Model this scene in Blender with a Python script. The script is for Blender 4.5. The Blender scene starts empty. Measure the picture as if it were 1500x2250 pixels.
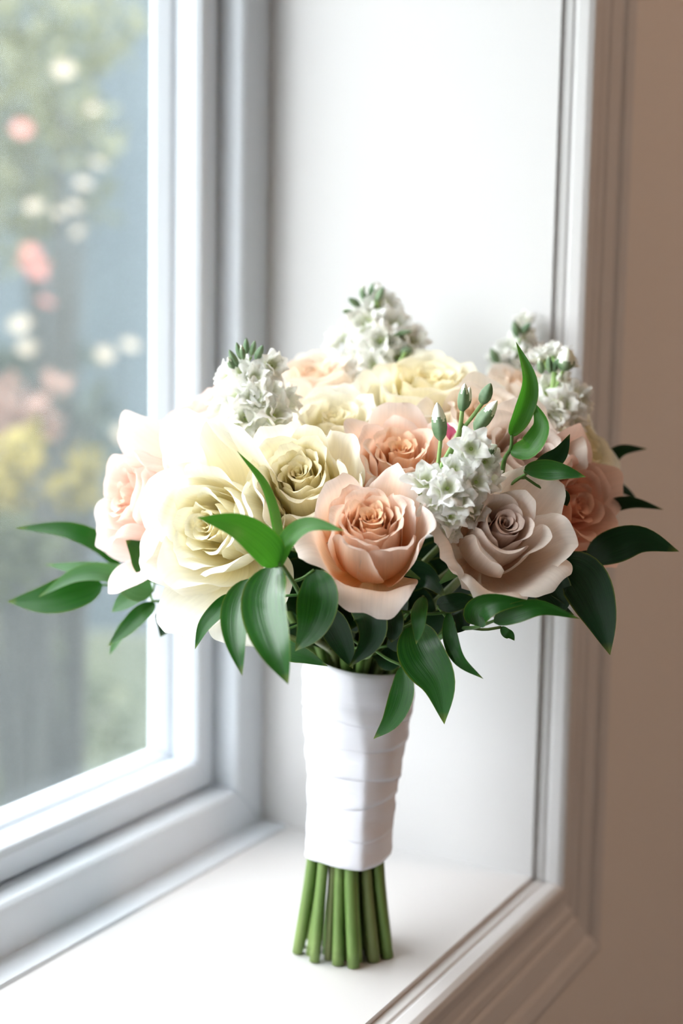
import bpy, math, random
import numpy as np
from mathutils import Matrix, Vector

sc = bpy.context.scene
COL = sc.collection
PI = math.pi
# ------------------------------------------------------------------ camera
F_PX, CX, CY = 3200.0, 750.0, 1125.0          # focal length in pixels of the 1500 x 2250 frame
def _n(v): return v / np.linalg.norm(v)
_Y = _n(np.array([1711.0, -345.0, F_PX]))     # direction along the window wall (vanishing point)
_Zd = np.array([-490.0, 27250.0, F_PX]); _Zd = _Zd - _Y * _Zd.dot(_Y)
_Z = -_n(_Zd); _X = np.cross(_Y, _Z)
RW = np.stack([_X, _Y, _Z], 1)                # world -> camera (x right, y down, z forward)
def ray(px, py): return RW.T @ np.array([(px - CX) / F_PX, (py - CY) / F_PX, 1.0])
CAMPOS = -ray(757, 2085) * 0.85               # the bouquet stands at the world origin, on the sill (z = 0)
CR, CU, CT = RW[0], -RW[1], -RW[2]            # right, up, towards the camera
def at(px, py, d): return CAMPOS + ray(px, py) * d
def cv(r, u, t): return _n(CR * r + CU * u + CT * t)

cam = bpy.data.cameras.new('camera'); camo = bpy.data.objects.new('camera', cam); COL.objects.link(camo)
M = np.eye(4); M[:3, 0] = CR; M[:3, 1] = CU; M[:3, 2] = CT; M[:3, 3] = CAMPOS
camo.matrix_world = Matrix(M.tolist())
cam.sensor_fit = 'VERTICAL'; cam.sensor_height = 36.0; cam.lens = F_PX / 2250.0 * 36.0
cam.clip_start = 0.02; cam.clip_end = 200
cam.dof.use_dof = True; cam.dof.focus_distance = 0.735; cam.dof.aperture_fstop = 4.0
sc.camera = camo
# ------------------------------------------------------------------ sky, sun, exposure
w = bpy.data.worlds.new('sky'); sc.world = w; w.use_nodes = True
bg = w.node_tree.nodes['Background']
bg.inputs['Color'].default_value = (0.975, 0.97, 1.0, 1); bg.inputs['Strength'].default_value = 6.9
sun = bpy.data.lights.new('sun', 'SUN'); sun.energy = 5.0; sun.angle = 0.01; sun.color = (1, .93, .82)
suno = bpy.data.objects.new('sun', sun); COL.objects.link(suno)
suno.rotation_euler = Vector((-0.55, 0.35, -0.85)).to_track_quat('-Z', 'Y').to_euler()
lamp = bpy.data.lights.new('room_lamp', 'POINT'); lamp.energy = 21; lamp.color = (1, .66, .45); lamp.shadow_soft_size = .18
lampo = bpy.data.objects.new('room_lamp', lamp); COL.objects.link(lampo); lampo.location = (1.75, 0.62, 1.42)
vs = sc.view_settings
vs.view_transform = 'Standard'; vs.look = 'None'; vs.exposure = 0.18; vs.gamma = 1.0; vs.use_curve_mapping = False
sc.cycles.max_bounces = 10; sc.cycles.diffuse_bounces = 6; sc.cycles.transparent_max_bounces = 12

# ------------------------------------------------------------------ helpers
def link(o, parent=None):
    COL.objects.link(o)
    if parent is not None: o.parent = parent
    return o
def mesh_obj(name, verts, faces, mat, parent=None, smooth=True, uv=None, uv2=None, mw=None):
    me = bpy.data.meshes.new(name)
    me.from_pydata([tuple(v) for v in np.asarray(verts, float)], [], faces)
    if smooth: me.polygons.foreach_set('use_smooth', [True] * len(me.polygons))
    if uv is not None:
        li = np.zeros(len(me.loops), np.int32); me.loops.foreach_get('vertex_index', li)
        l = me.uv_layers.new(name='uv'); l.data.foreach_set('uv', np.asarray(uv, np.float32)[li].ravel())
        if uv2 is not None:
            l = me.uv_layers.new(name='petal_info'); l.data.foreach_set('uv', np.asarray(uv2, np.float32)[li].ravel())
    me.materials.append(mat)
    o = bpy.data.objects.new(name, me)
    link(o, parent)
    if mw is not None: o.matrix_local = Matrix(mw)
    return o
def tag(o, label=None, cat=None, group=None, kind=None):
    if label: o['label'] = label
    if cat: o['category'] = cat
    if group: o['group'] = group
    if kind: o['kind'] = kind
    return o
def empty(name, loc, label=None, cat=None, group=None, kind=None):
    o = bpy.data.objects.new(name, None); o.empty_display_size = .01; o.location = tuple(loc)
    link(o); return tag(o, label, cat, group, kind)
def grid_faces(a, b):
    return [(i * b + j, i * b + j + 1, (i + 1) * b + j + 1, (i + 1) * b + j) for i in range(a - 1) for j in range(b - 1)]
def box(name, lo, hi, mat, parent=None):
    x0, y0, z0 = lo; x1, y1, z1 = hi
    v = [(x0,y0,z0),(x1,y0,z0),(x1,y1,z0),(x0,y1,z0),(x0,y0,z1),(x1,y0,z1),(x1,y1,z1),(x0,y1,z1)]
    f = [(0,3,2,1),(4,5,6,7),(0,1,5,4),(1,2,6,5),(2,3,7,6),(3,0,4,7)]
    return mesh_obj(name, v, f, mat, parent, smooth=False)
def boxes(lst):
    V, F = [], []
    for lo, hi in lst:
        x0, y0, z0 = lo; x1, y1, z1 = hi; k = len(V)
        V += [(x0,y0,z0),(x1,y0,z0),(x1,y1,z0),(x0,y1,z0),(x0,y0,z1),(x1,y0,z1),(x1,y1,z1),(x0,y1,z1)]
        F += [tuple(k + i for i in q) for q in ((0,3,2,1),(4,5,6,7),(0,1,5,4),(1,2,6,5),(2,3,7,6),(3,0,4,7))]
    return V, F
def catmull(P, n):
    P = np.asarray(P, float)
    if len(P) == 2: return P[0] + np.linspace(0, 1, n)[:, None] * (P[1] - P[0])
    Q = np.vstack([2 * P[0] - P[1], P, 2 * P[-1] - P[-2]]); out = []
    m = len(P) - 1
    for u in np.linspace(0, m, n):
        i = min(int(u), m - 1); t = u - i; a, b, c, d = Q[i], Q[i+1], Q[i+2], Q[i+3]
        out.append(.5 * (2*b + (c-a)*t + (2*a-5*b+4*c-d)*t*t + (3*b-a-3*c+d)*t**3))
    return np.array(out)
def tube_geo(P, R, seg=8, cap=True):
    P = np.asarray(P, float); n = len(P); R = np.broadcast_to(np.asarray(R, float), (n,))
    T = np.gradient(P, axis=0); T /= np.linalg.norm(T, axis=1)[:, None] + 1e-12
    ref = np.array([0, 0, 1.0]) if abs(T[0][2]) < .9 else np.array([1.0, 0, 0])
    V = []
    u = np.cross(T[0], ref); u /= np.linalg.norm(u)
    for i in range(n):
        u = u - T[i] * u.dot(T[i]); u /= np.linalg.norm(u); v = np.cross(T[i], u)
        for k in range(seg):
            a = 2 * PI * k / seg; V.append(P[i] + R[i] * (math.cos(a) * u + math.sin(a) * v))
    Fc = [(i*seg+k, i*seg+(k+1) % seg, (i+1)*seg+(k+1) % seg, (i+1)*seg+k) for i in range(n-1) for k in range(seg)]
    if cap: Fc += [tuple(range(seg))[::-1], tuple((n-1)*seg + k for k in range(seg))]
    return V, Fc
def sstep(a, b, x):
    t = np.clip((x - a) / (b - a), 0, 1); return t * t * (3 - 2 * t)
# ------------------------------------------------------------------ materials
def nmat(name):
    m = bpy.data.materials.new(name); m.use_nodes = True
    nt = m.node_tree; return m, nt, nt.nodes, nt.links, nt.nodes['Principled BSDF']
def paint(name, col, rough=.45, bump=.02, scale=300):
    m, nt, N, L, p = nmat(name)
    p.inputs['Base Color'].default_value = (*col, 1); p.inputs['Roughness'].default_value = rough
    tc = N.new('ShaderNodeTexCoord'); no = N.new('ShaderNodeTexNoise'); no.inputs['Scale'].default_value = scale
    b = N.new('ShaderNodeBump'); b.inputs['Strength'].default_value = bump; b.inputs['Distance'].default_value = .001
    L.new(tc.outputs['Object'], no.inputs['Vector']); L.new(no.outputs['Fac'], b.inputs['Height']); L.new(b.outputs['Normal'], p.inputs['Normal'])
    return m
def ramp(N, stops):
    r = N.new('ShaderNodeValToRGB'); e = r.color_ramp.elements
    e[0].position, e[0].color = stops[0][0], (*stops[0][1], 1); e[1].position, e[1].color = stops[-1][0], (*stops[-1][1], 1)
    for pos, c in stops[1:-1]:
        x = e.new(pos); x.color = (*c, 1)
    return r
def petal_mat(name, base, mid, edge, heart, transl=.36, rough=.55, vein=.25):
    """colour along the petal from its claw (base) to its rim (edge); the heart petals of a bloom are deeper"""
    m, nt, N, L, p = nmat(name)
    uv = N.new('ShaderNodeUVMap'); uv.uv_map = 'uv'
    sx = N.new('ShaderNodeSeparateXYZ'); L.new(uv.outputs['UV'], sx.inputs[0])
    r = ramp(N, [(0, base), (.55, mid), (.97, edge)]); L.new(sx.outputs['Y'], r.inputs['Fac'])
    r2 = ramp(N, [(0, heart), (1, tuple(.5 * a + .5 * b for a, b in zip(mid, heart)))]); L.new(sx.outputs['Y'], r2.inputs['Fac'])
    pi = N.new('ShaderNodeUVMap'); pi.uv_map = 'petal_info'
    sp = N.new('ShaderNodeSeparateXYZ'); L.new(pi.outputs['UV'], sp.inputs[0])
    mx = N.new('ShaderNodeMix'); mx.data_type = 'RGBA'
    L.new(sp.outputs['X'], mx.inputs['Factor']); L.new(r2.outputs['Color'], mx.inputs[6]); L.new(r.outputs['Color'], mx.inputs[7])
    # veins run lengthwise
    mp = N.new('ShaderNodeMapping'); mp.inputs['Scale'].default_value = (34, 2.0, 1); L.new(uv.outputs['UV'], mp.inputs['Vector'])
    no = N.new('ShaderNodeTexNoise'); no.inputs['Scale'].default_value = 1.0; no.inputs['Detail'].default_value = 4; L.new(mp.outputs['Vector'], no.inputs['Vector'])
    b = N.new('ShaderNodeBump'); b.inputs['Strength'].default_value = vein; b.inputs['Distance'].default_value = .0006
    L.new(no.outputs['Fac'], b.inputs['Height'])
    hs = N.new('ShaderNodeHueSaturation'); L.new(mx.outputs[2], hs.inputs['Color'])
    mr = N.new('ShaderNodeMapRange'); mr.inputs['From Min'].default_value = .3; mr.inputs['From Max'].default_value = .7
    mr.inputs['To Min'].default_value = .95; mr.inputs['To Max'].default_value = 1.03
    L.new(no.outputs['Fac'], mr.inputs['Value']); L.new(mr.outputs['Result'], hs.inputs['Value'])
    L.new(hs.outputs['Color'], p.inputs['Base Color'])
    p.inputs['Roughness'].default_value = rough; p.inputs['Specular IOR Level'].default_value = .25
    p.inputs['Sheen Weight'].default_value = .15; p.inputs['Sheen Roughness'].default_value = .5
    L.new(b.outputs['Normal'], p.inputs['Normal'])
    tr = N.new('ShaderNodeBsdfTranslucent'); L.new(hs.outputs['Color'], tr.inputs['Color'])
    ms = N.new('ShaderNodeMixShader'); ms.inputs[0].default_value = transl
    L.new(p.outputs[0], ms.inputs[1]); L.new(tr.outputs[0], ms.inputs[2]); L.new(ms.outputs[0], N['Material Output'].inputs['Surface'])
    return m
def leaf_mat(name, dark, light, transl=.15, rough=.28, spec=.5, yellow=(.22,.25,.03)):
    m, nt, N, L, p = nmat(name)
    uv = N.new('ShaderNodeUVMap'); uv.uv_map = 'uv'
    mp = N.new('ShaderNodeMapping'); mp.inputs['Scale'].default_value = (16, .8, 1); L.new(uv.outputs['UV'], mp.inputs['Vector'])
    no = N.new('ShaderNodeTexNoise'); no.inputs['Scale'].default_value = 1.6; no.inputs['Detail'].default_value = 5; L.new(mp.outputs['Vector'], no.inputs['Vector'])
    r = ramp(N, [(.3, dark), (.72, light)]); L.new(no.outputs['Fac'], r.inputs['Fac'])
    sx = N.new('ShaderNodeSeparateXYZ'); L.new(uv.outputs['UV'], sx.inputs[0])
    # pale margin and tip
    ab = N.new('ShaderNodeMath'); ab.operation = 'ABSOLUTE'; L.new(sx.outputs['X'], ab.inputs[0])
    mr = N.new('ShaderNodeMapRange'); mr.inputs['From Min'].default_value = .93; mr.inputs['From Max'].default_value = 1.0; L.new(ab.outputs[0], mr.inputs['Value'])
    mt = N.new('ShaderNodeMapRange'); mt.inputs['From Min'].default_value = .9; mt.inputs['From Max'].default_value = 1.0; L.new(sx.outputs['Y'], mt.inputs['Value'])
    mxx = N.new('ShaderNodeMath'); mxx.operation = 'MAXIMUM'; L.new(mr.outputs[0], mxx.inputs[0]); L.new(mt.outputs[0], mxx.inputs[1])
    ml = N.new('ShaderNodeMath'); ml.operation = 'MULTIPLY'; ml.inputs[1].default_value = .6; L.new(mxx.outputs[0], ml.inputs[0])
    mx = N.new('ShaderNodeMix'); mx.data_type = 'RGBA'; L.new(ml.outputs[0], mx.inputs['Factor'])
    L.new(r.outputs['Color'], mx.inputs[6]); mx.inputs[7].default_value = (*yellow, 1)
    L.new(mx.outputs[2], p.inputs['Base Color'])
    mp2 = N.new('ShaderNodeMapping'); mp2.inputs['Scale'].default_value = (22, .5, 1); L.new(uv.outputs['UV'], mp2.inputs['Vector'])
    no2 = N.new('ShaderNodeTexNoise'); no2.inputs['Scale'].default_value = 1.0; no2.inputs['Detail'].default_value = 3; L.new(mp2.outputs['Vector'], no2.inputs['Vector'])
    b = N.new('ShaderNodeBump'); b.inputs['Strength'].default_value = .35; b.inputs['Distance'].default_value = .0006
    L.new(no2.outputs['Fac'], b.inputs['Height']); L.new(b.outputs['Normal'], p.inputs['Normal'])
    p.inputs['Roughness'].default_value = rough; p.inputs['Specular IOR Level'].default_value = spec
    tr = N.new('ShaderNodeBsdfTranslucent'); tr.inputs['Color'].default_value = (light[0]*1.6, light[1]*1.9, light[2], 1)
    ms = N.new('ShaderNodeMixShader'); ms.inputs[0].default_value = transl
    L.new(p.outputs[0], ms.inputs[1]); L.new(tr.outputs[0], ms.inputs[2]); L.new(ms.outputs[0], N['Material Output'].inputs['Surface'])
    return m
def plain(name, col, rough=.5, noise=0, col2=None, spec=.4, scale=(1, 1, 1), transl=0):
    m, nt, N, L, p = nmat(name)
    p.inputs['Roughness'].default_value = rough; p.inputs['Specular IOR Level'].default_value = spec
    if col2:
        tc = N.new('ShaderNodeTexCoord'); mp = N.new('ShaderNodeMapping'); mp.inputs['Scale'].default_value = scale
        no = N.new('ShaderNodeTexNoise'); no.inputs['Scale'].default_value = noise; no.inputs['Detail'].default_value = 4
        r = ramp(N, [(.32, col), (.68, col2)])
        L.new(tc.outputs['Object'], mp.inputs['Vector']); L.new(mp.outputs['Vector'], no.inputs['Vector']); L.new(no.outputs['Fac'], r.inputs['Fac']); L.new(r.outputs['Color'], p.inputs['Base Color'])
        if transl:
            tr = N.new('ShaderNodeBsdfTranslucent'); L.new(r.outputs['Color'], tr.inputs['Color'])
            ms = N.new('ShaderNodeMixShader'); ms.inputs[0].default_value = transl
            L.new(p.outputs[0], ms.inputs[1]); L.new(tr.outputs[0], ms.inputs[2]); L.new(ms.outputs[0], N['Material Output'].inputs['Surface'])
    else:
        p.inputs['Base Color'].default_value = (*col, 1)
    return m
def glass_mat():
    m, nt, N, L, p = nmat('window_glass'); N.remove(p)
    lw = N.new('ShaderNodeLayerWeight'); lw.inputs['Blend'].default_value = .5
    pw = N.new('ShaderNodeMath'); pw.operation = 'POWER'; pw.inputs[1].default_value = 5.0; L.new(lw.outputs['Facing'], pw.inputs[0])
    ma = N.new('ShaderNodeMath'); ma.operation = 'MULTIPLY_ADD'; ma.inputs[1].default_value = .5; ma.inputs[2].default_value = .025; L.new(pw.outputs[0], ma.inputs[0])
    t = N.new('ShaderNodeBsdfTransparent'); t.inputs['Color'].default_value = (.96, .985, .98, 1)
    g = N.new('ShaderNodeBsdfGlossy'); g.inputs['Roughness'].default_value = .0; g.inputs['Color'].default_value = (1, 1, 1, 1)
    d = N.new('ShaderNodeBsdfTranslucent'); d.inputs['Color'].default_value = (.80, .92, .96, 1)   # pale veil put into the pane for the low-contrast haze
    m1 = N.new('ShaderNodeMixShader'); m1.inputs[0].default_value = .028; L.new(t.outputs[0], m1.inputs[1]); L.new(d.outputs[0], m1.inputs[2])
    m2 = N.new('ShaderNodeMixShader'); L.new(ma.outputs[0], m2.inputs[0]); L.new(m1.outputs[0], m2.inputs[1]); L.new(g.outputs[0], m2.inputs[2])
    L.new(m2.outputs[0], N['Material Output'].inputs['Surface'])
    return m
WHITE = paint('white_paint', (.655, .648, .65), .42)
SASHW = paint('white_sash_paint', (.70, .745, .80), .38)
WALLM = paint('wall_paint', (.76, .73, .70), .75, .08, 160)
CEILM = paint('ceiling_paint', (.80, .78, .75), .8)
FLOORM = plain('grey_carpet', (.20, .20, .21), .9, 40.0, (.27, .27, .28))
GLASS = glass_mat()
# ------------------------------------------------------------------ the room and window
XF, XW, YJ, YN, ZT = -.157, .053, .1666, -1.55, 1.00     # frame face, inner wall plane, far jamb, near jamb, head
XO = -.235                                                 # outside face of the wall
RX, RY0, RY1, RZ0, RZ1 = 4.2, -3.2, 2.6, -.85, 1.65
G = .018
V, Fc = boxes([((XO, RY0, RZ0), (XW, YN - G, RZ1)), ((XO, YJ + G, RZ0), (XW, RY1, RZ1)),
               ((XO, YN - G, RZ0), (XW, YJ + G, -G)), ((XO, YN - G, ZT + G), (XW, YJ + G, RZ1))])
tag(mesh_obj('wall_left', V, Fc, WALLM, smooth=False), 'beige interior wall around the white window', None, None, 'structure')
tag(box('wall_far', (XO, RY1, RZ0), (RX + .1, RY1 + .1, RZ1), WALLM), None, None, None, 'structure')
tag(box('wall_near', (XO, RY0 - .1, RZ0), (RX + .1, RY0, RZ1), WALLM), None, None, None, 'structure')
tag(box('wall_right', (RX, RY0, RZ0), (RX + .1, RY1, RZ1), WALLM), None, None, None, 'structure')
tag(box('floor', (XO, RY0 - .1, RZ0 - .1), (RX + .1, RY1 + .1, RZ0), FLOORM), None, None, None, 'structure')
tag(box('ceiling', (XO, RY0 - .1, RZ1), (RX + .1, RY1 + .1, RZ1 + .1), CEILM), None, None, None, 'structure')
# linings of the opening
tag(box('trim_1', (XF - .03, YN, -G), (XW, YJ, 0), WHITE), 'white painted window sill board', None, None, 'structure')
tag(box('trim_2', (XF - .03, YJ, -G), (XW, YJ + G, ZT + G), WHITE), 'bright white far window jamb lining', None, None, 'structure')
tag(box('trim_3', (XF - .03, YN - G, -G), (XW, YN, ZT + G), WHITE), 'white near window jamb lining', None, None, 'structure')
tag(box('trim_4', (XF - .03, YN, ZT), (XW, YJ, ZT + G), WHITE), 'white window head lining', None, None, 'structure')
def mitre(name, prof, sides, mat, parent):
    """one moulding per side of the opening; prof = closed outline of (distance into the opening, x)"""
    n = len(prof); out = []
    for sd in sides:
        V = []
        for e in (0, 1):
            for d, x in prof:
                y0, y1, z0, z1 = YN + d, YJ - d, d, ZT - d
                V.append({'bottom': (x, (y0, y1)[e], z0), 'top': (x, (y0, y1)[e], z1), 'far': (x, y1, (z0, z1)[e]), 'near': (x, y0, (z0, z1)[e])}[sd])
        Fc = [(i, (i + 1) % n, n + (i + 1) % n, n + i) for i in range(n)] + [tuple(range(n))[::-1], tuple(range(n, 2 * n))]
        o = mesh_obj(name, V, Fc, mat, parent, smooth=False)
        b = o.modifiers.new('soft_edges', 'BEVEL'); b.width = .0012; b.segments = 2; b.limit_method = 'ANGLE'; b.angle_limit = math.radians(25)
        out.append(o)
    return out
ALL4 = ('bottom', 'far', 'near', 'top')
win = empty('window_1', (0, 0, 0)); tag(win, 'white framed window with slightly hazy glass looking on a garden', None, None, 'structure')
mitre('frame', [(0, XF), (.031, XF), (.034, XF - .003), (.0345, -.1775), (.0345, -.2335), (0, -.2335)], ALL4, SASHW, win)
mitre('sash', [(.0365, -.1765), (.052, -.1745), (.0565, -.1755), (.0585, -.180), (.0585, -.1925), (.0565, -.1935), (.0565, -.1965), (.060, -.199), (.0635, -.2080), (.0635, -.2140), (.0365, -.2140)], ALL4, SASHW, win)
pane = box('pane', (-.2125, YN + .058, .058), (-.2085, YJ - .058, ZT - .058), GLASS, win)
st = mesh_obj('sill_strip', [(XF, YN, 0), (XF, YJ, 0), (-.136, YJ, 0), (-.136, YN, 0), (XF, YN, .0035), (XF, YJ, .0035), (-.137, YJ, .0022), (-.137, YN, .0022)],
              [(0,1,2,3), (4,7,6,5), (3,2,6,7), (0,4,5,1), (1,5,6,2), (0,3,7,4)], SASHW, win, smooth=False)
cas = empty('trim_5', (0, 0, 0)); tag(cas, 'white moulded picture frame casing around the window', None, None, 'structure')
prof = [(-.003, .053), (-.003, .0595), (-.0042, .0605), (-.0042, .062), (-.003, .063), (-.0032, .070), (-.005, .0735), (-.0085, .0745), (-.012, .0738), (-.0140, .0712),
        (-.020, .0702), (-.0265, .0708), (-.0285, .0722), (-.0345, .0728), (-.0360, .0718), (-.037, .0718), (-.0390, .0738), (-.053, .0760), (-.0545, .0748), (-.0565, .0750), (-.0590, .0782), (-.068, .0805), (-.073, .079), (-.075, .075), (-.075, .053)]
mitre('casing_board', prof[::-1], ALL4, WHITE, cas)
# ------------------------------------------------------------------ the bouquet
CAMA = math.atan2(CT[1], CT[0])                      # compass angle towards the camera
HEART = np.array([-.003, .013, .172])                    # where the stems fan out above the ribbon
IVORY = petal_mat('ivory_petal', (.95, .80, .40), (.97, .915, .69), (.975, .95, .83), (.97, .86, .47), .45)
WHITEP = petal_mat('white_rose_petal', (.95, .82, .42), (.97, .935, .78), (.975, .96, .89), (.97, .87, .50), .42)
PEACH = petal_mat('peach_petal', (.92, .50, .19), (.94, .63, .41), (.955, .83, .765), (.95, .56, .21))
BLUSH = petal_mat('blush_petal', (.90, .58, .40), (.92, .70, .60), (.94, .80, .76), (.90, .62, .44))
CHAMP = petal_mat('champagne_petal', (.93, .70, .46), (.95, .84, .70), (.95, .89, .83), (.93, .62, .34))
TAUPE = petal_mat('taupe_petal', (.76, .54, .38), (.86, .71, .59), (.93, .845, .765), (.42, .22, .20), .24)
CORAL = petal_mat('coral_petal', (.84, .42, .26), (.88, .54, .40), (.91, .66, .55), (.80, .38, .22), .28)
STOCKW = petal_mat('white_stock_petal', (.80, .86, .55), (.90, .91, .86), (.92, .92, .90), (.86, .88, .70), .3, .6, .4)
STEMM = plain('rose_stem', (.08, .17, .03), .45, 60, (.26, .36, .12), scale=(1, 1, .12))
STEMB = plain('woody_stem', (.10, .15, .04), .5, 60, (.26, .28, .12), scale=(1, 1, .12))
CUTM = plain('cut_stem_end', (.50, .52, .28), .8)
SEPAL = plain('sepal', (.05, .15, .03), .5, 90, (.13, .26, .07))
BUDM = plain('bud_sepal', (.10, .19, .09), .55, 120, (.24, .33, .20))
STKST = plain('stock_stem', (.20, .36, .10), .5, 80, (.32, .46, .16))
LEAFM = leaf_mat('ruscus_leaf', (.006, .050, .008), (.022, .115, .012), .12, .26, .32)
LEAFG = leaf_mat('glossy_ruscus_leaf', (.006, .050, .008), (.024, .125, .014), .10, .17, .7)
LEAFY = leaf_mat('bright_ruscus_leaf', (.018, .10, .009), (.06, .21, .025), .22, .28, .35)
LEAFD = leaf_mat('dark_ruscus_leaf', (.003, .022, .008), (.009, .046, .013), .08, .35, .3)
LEAFP = leaf_mat('pale_ruscus_leaf', (.03, .10, .04), (.10, .22, .10), .25, .3)

def petal_geo(rng, rc, rt, H, W, lip=.010, lipang=60, flat=1.05, ruf=.0006, side=.0, imb=.0, tip=.03, belly=1.1, nS=15, nT=14, q=1.0, rb=.0035, zb=0.0, low=.55, round_=.24, spiral=0.0, calm=1.0, oval=.10):
    ruf *= calm; tip *= calm
    """one petal around the +z axis, centred on angle 0 (the +x side)"""
    b = np.array([(rb, zb), (rc * belly, zb - .06 * H), (rc * 1.05, zb + low * H), (rt, zb + H)])
    t = np.linspace(0, 1, 28)[:, None]
    c = (1-t)**3*b[0] + 3*(1-t)**2*t*b[1] + 3*(1-t)*t*t*b[2] + t**3*b[3]
    d = c[-1] - c[-2]; ph = math.atan2(d[1], d[0]); p = c[-1]; pts = list(c); k = 14
    for i in range(k):
        ph -= math.radians(lipang) / k; p = p + lip / k * np.array([math.cos(ph), math.sin(ph)]); pts.append(p)
    c = np.array(pts); al = np.concatenate([[0], np.cumsum(np.linalg.norm(np.diff(c, axis=0), axis=1))]); LT = al[-1]
    s = np.linspace(-1, 1, nS); tt = np.linspace(0, 1, nT) ** .9
    S, T = np.meshgrid(s, tt)
    ph1, ph2, ph3, ph4 = rng.uniform(0, 6.28, 4); k1, k2 = rng.uniform(2.2, 3.6), rng.uniform(5, 8)
    edge = 1 - round_ * np.abs(S) ** 2.6 + tip * np.exp(-(S / .22) ** 2) + calm * (.016 * np.sin(k2 * S + ph4) + .008 * np.sin(2.3 * k2 * S + ph2))
    A = np.clip(T * LT * edge, 0, LT * 1.06)
    r = np.interp(A, al, c[:, 0]); z = np.interp(A, al, c[:, 1])
    wd = W * (.34 + .66 * sstep(0, .62, T)) * (1 - oval * sstep(.55, 1, T) ** 1.5)
    wv = np.sin(k1 * S + ph1) * .6 + np.sin(k2 * S + ph2) * .4
    r = r * (1 + spiral * S) + imb * S * sstep(.1, .8, T)
    rho = np.maximum(r, .16 * rc) * flat
    a = np.clip(S * wd / 2 / rho, -2.5, 2.5)
    sr = side * sstep(.45, 1, np.abs(S)) * T ** 1.6
    rr = r + ruf * wv * T ** 2.2 * 2 + sr
    x = rr - rho * (1 - np.cos(a)); y = rho * np.sin(a)
    zz = z + ruf * 1.2 * np.sin(k1 * 1.3 * S + ph3) * T ** 2 - .35 * sr
    Vv = np.stack([x, y, zz], -1).reshape(-1, 3)
    uv = np.stack([S * .5 + .5, T], -1).reshape(-1, 2)
    uv2 = np.stack([np.full(S.size, q), np.full(S.size, rng.uniform())], -1)
    return Vv, grid_faces(nT, nS), uv, uv2

def frame_of(axis, spin=0.0):
    ez = _n(np.asarray(axis, float)); ref = CR if abs(ez.dot(CR)) < .93 else CU
    ex = _n(ref - ez * ez.dot(ref)); ey = np.cross(ez, ex)
    c, s = math.cos(spin), math.sin(spin)
    return np.stack([ex * c + ey * s, -ex * s + ey * c, ez], 1)

STEMS = []            # (bloom direction, object) collected so the stems share the bunch evenly
def stem_slot(i):
    """foot of stem i on the sill and its place inside the ribbon (sunflower packing)"""
    a = i * 2.39996; r = math.sqrt((i + .5) / NSTEM)
    return np.array([math.cos(a) * r, math.sin(a) * r])
NSTEM = 36
SLOTS = [stem_slot(i) for i in range(NSTEM)]
def take_slot(direction):
    d = np.asarray(direction, float)[:2]; d = d / (np.linalg.norm(d) + 1e-6) * min(1.0, np.linalg.norm(d) / .11)
    k = min(range(len(SLOTS)), key=lambda i: np.linalg.norm(SLOTS[i] - d)); return SLOTS.pop(k)
def stem_for(parent, top, slot, r0=.0027, mat=None, seed=0, topdir=None):
    """a stem from the sill up through the ribbon to the bloom at `top` (world)"""
    rg = np.random.default_rng(seed)
    base = np.array(parent.location)
    foot = np.array([slot[0] * .0285 - .001, slot[1] * .0285, 0.0005]); tw = np.array([-slot[1], slot[0]])
    foot[:2] += tw * .004
    waist = np.array([slot[0] * .0205, .001 + slot[1] * .0205, .060]); mid = np.array([-.002 + slot[0] * .0215, .008 + slot[1] * .0215, .125]); neck = np.array([HEART[0] + slot[0] * .027, HEART[1] + slot[1] * .027, .170])
    P = [foot, waist, mid, neck]
    if topdir is not None: P.append(top - np.asarray(topdir) * .022)
    P.append(top); C = catmull(P, 30); rad = np.linspace(r0, min(r0, .0020), 30) * (1 + .12 * np.sin(np.linspace(0, 9, 30) + rg.uniform(0, 6)))
    V, Fc = tube_geo(C - base, rad, 9)
    o = mesh_obj('stem', V, Fc, mat or STEMM, parent)
    o.data.materials.append(CUTM); o.data.polygons[len(Fc) - 2].material_index = 1; o.data.polygons[len(Fc) - 2].use_smooth = False
    return foot

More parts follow.
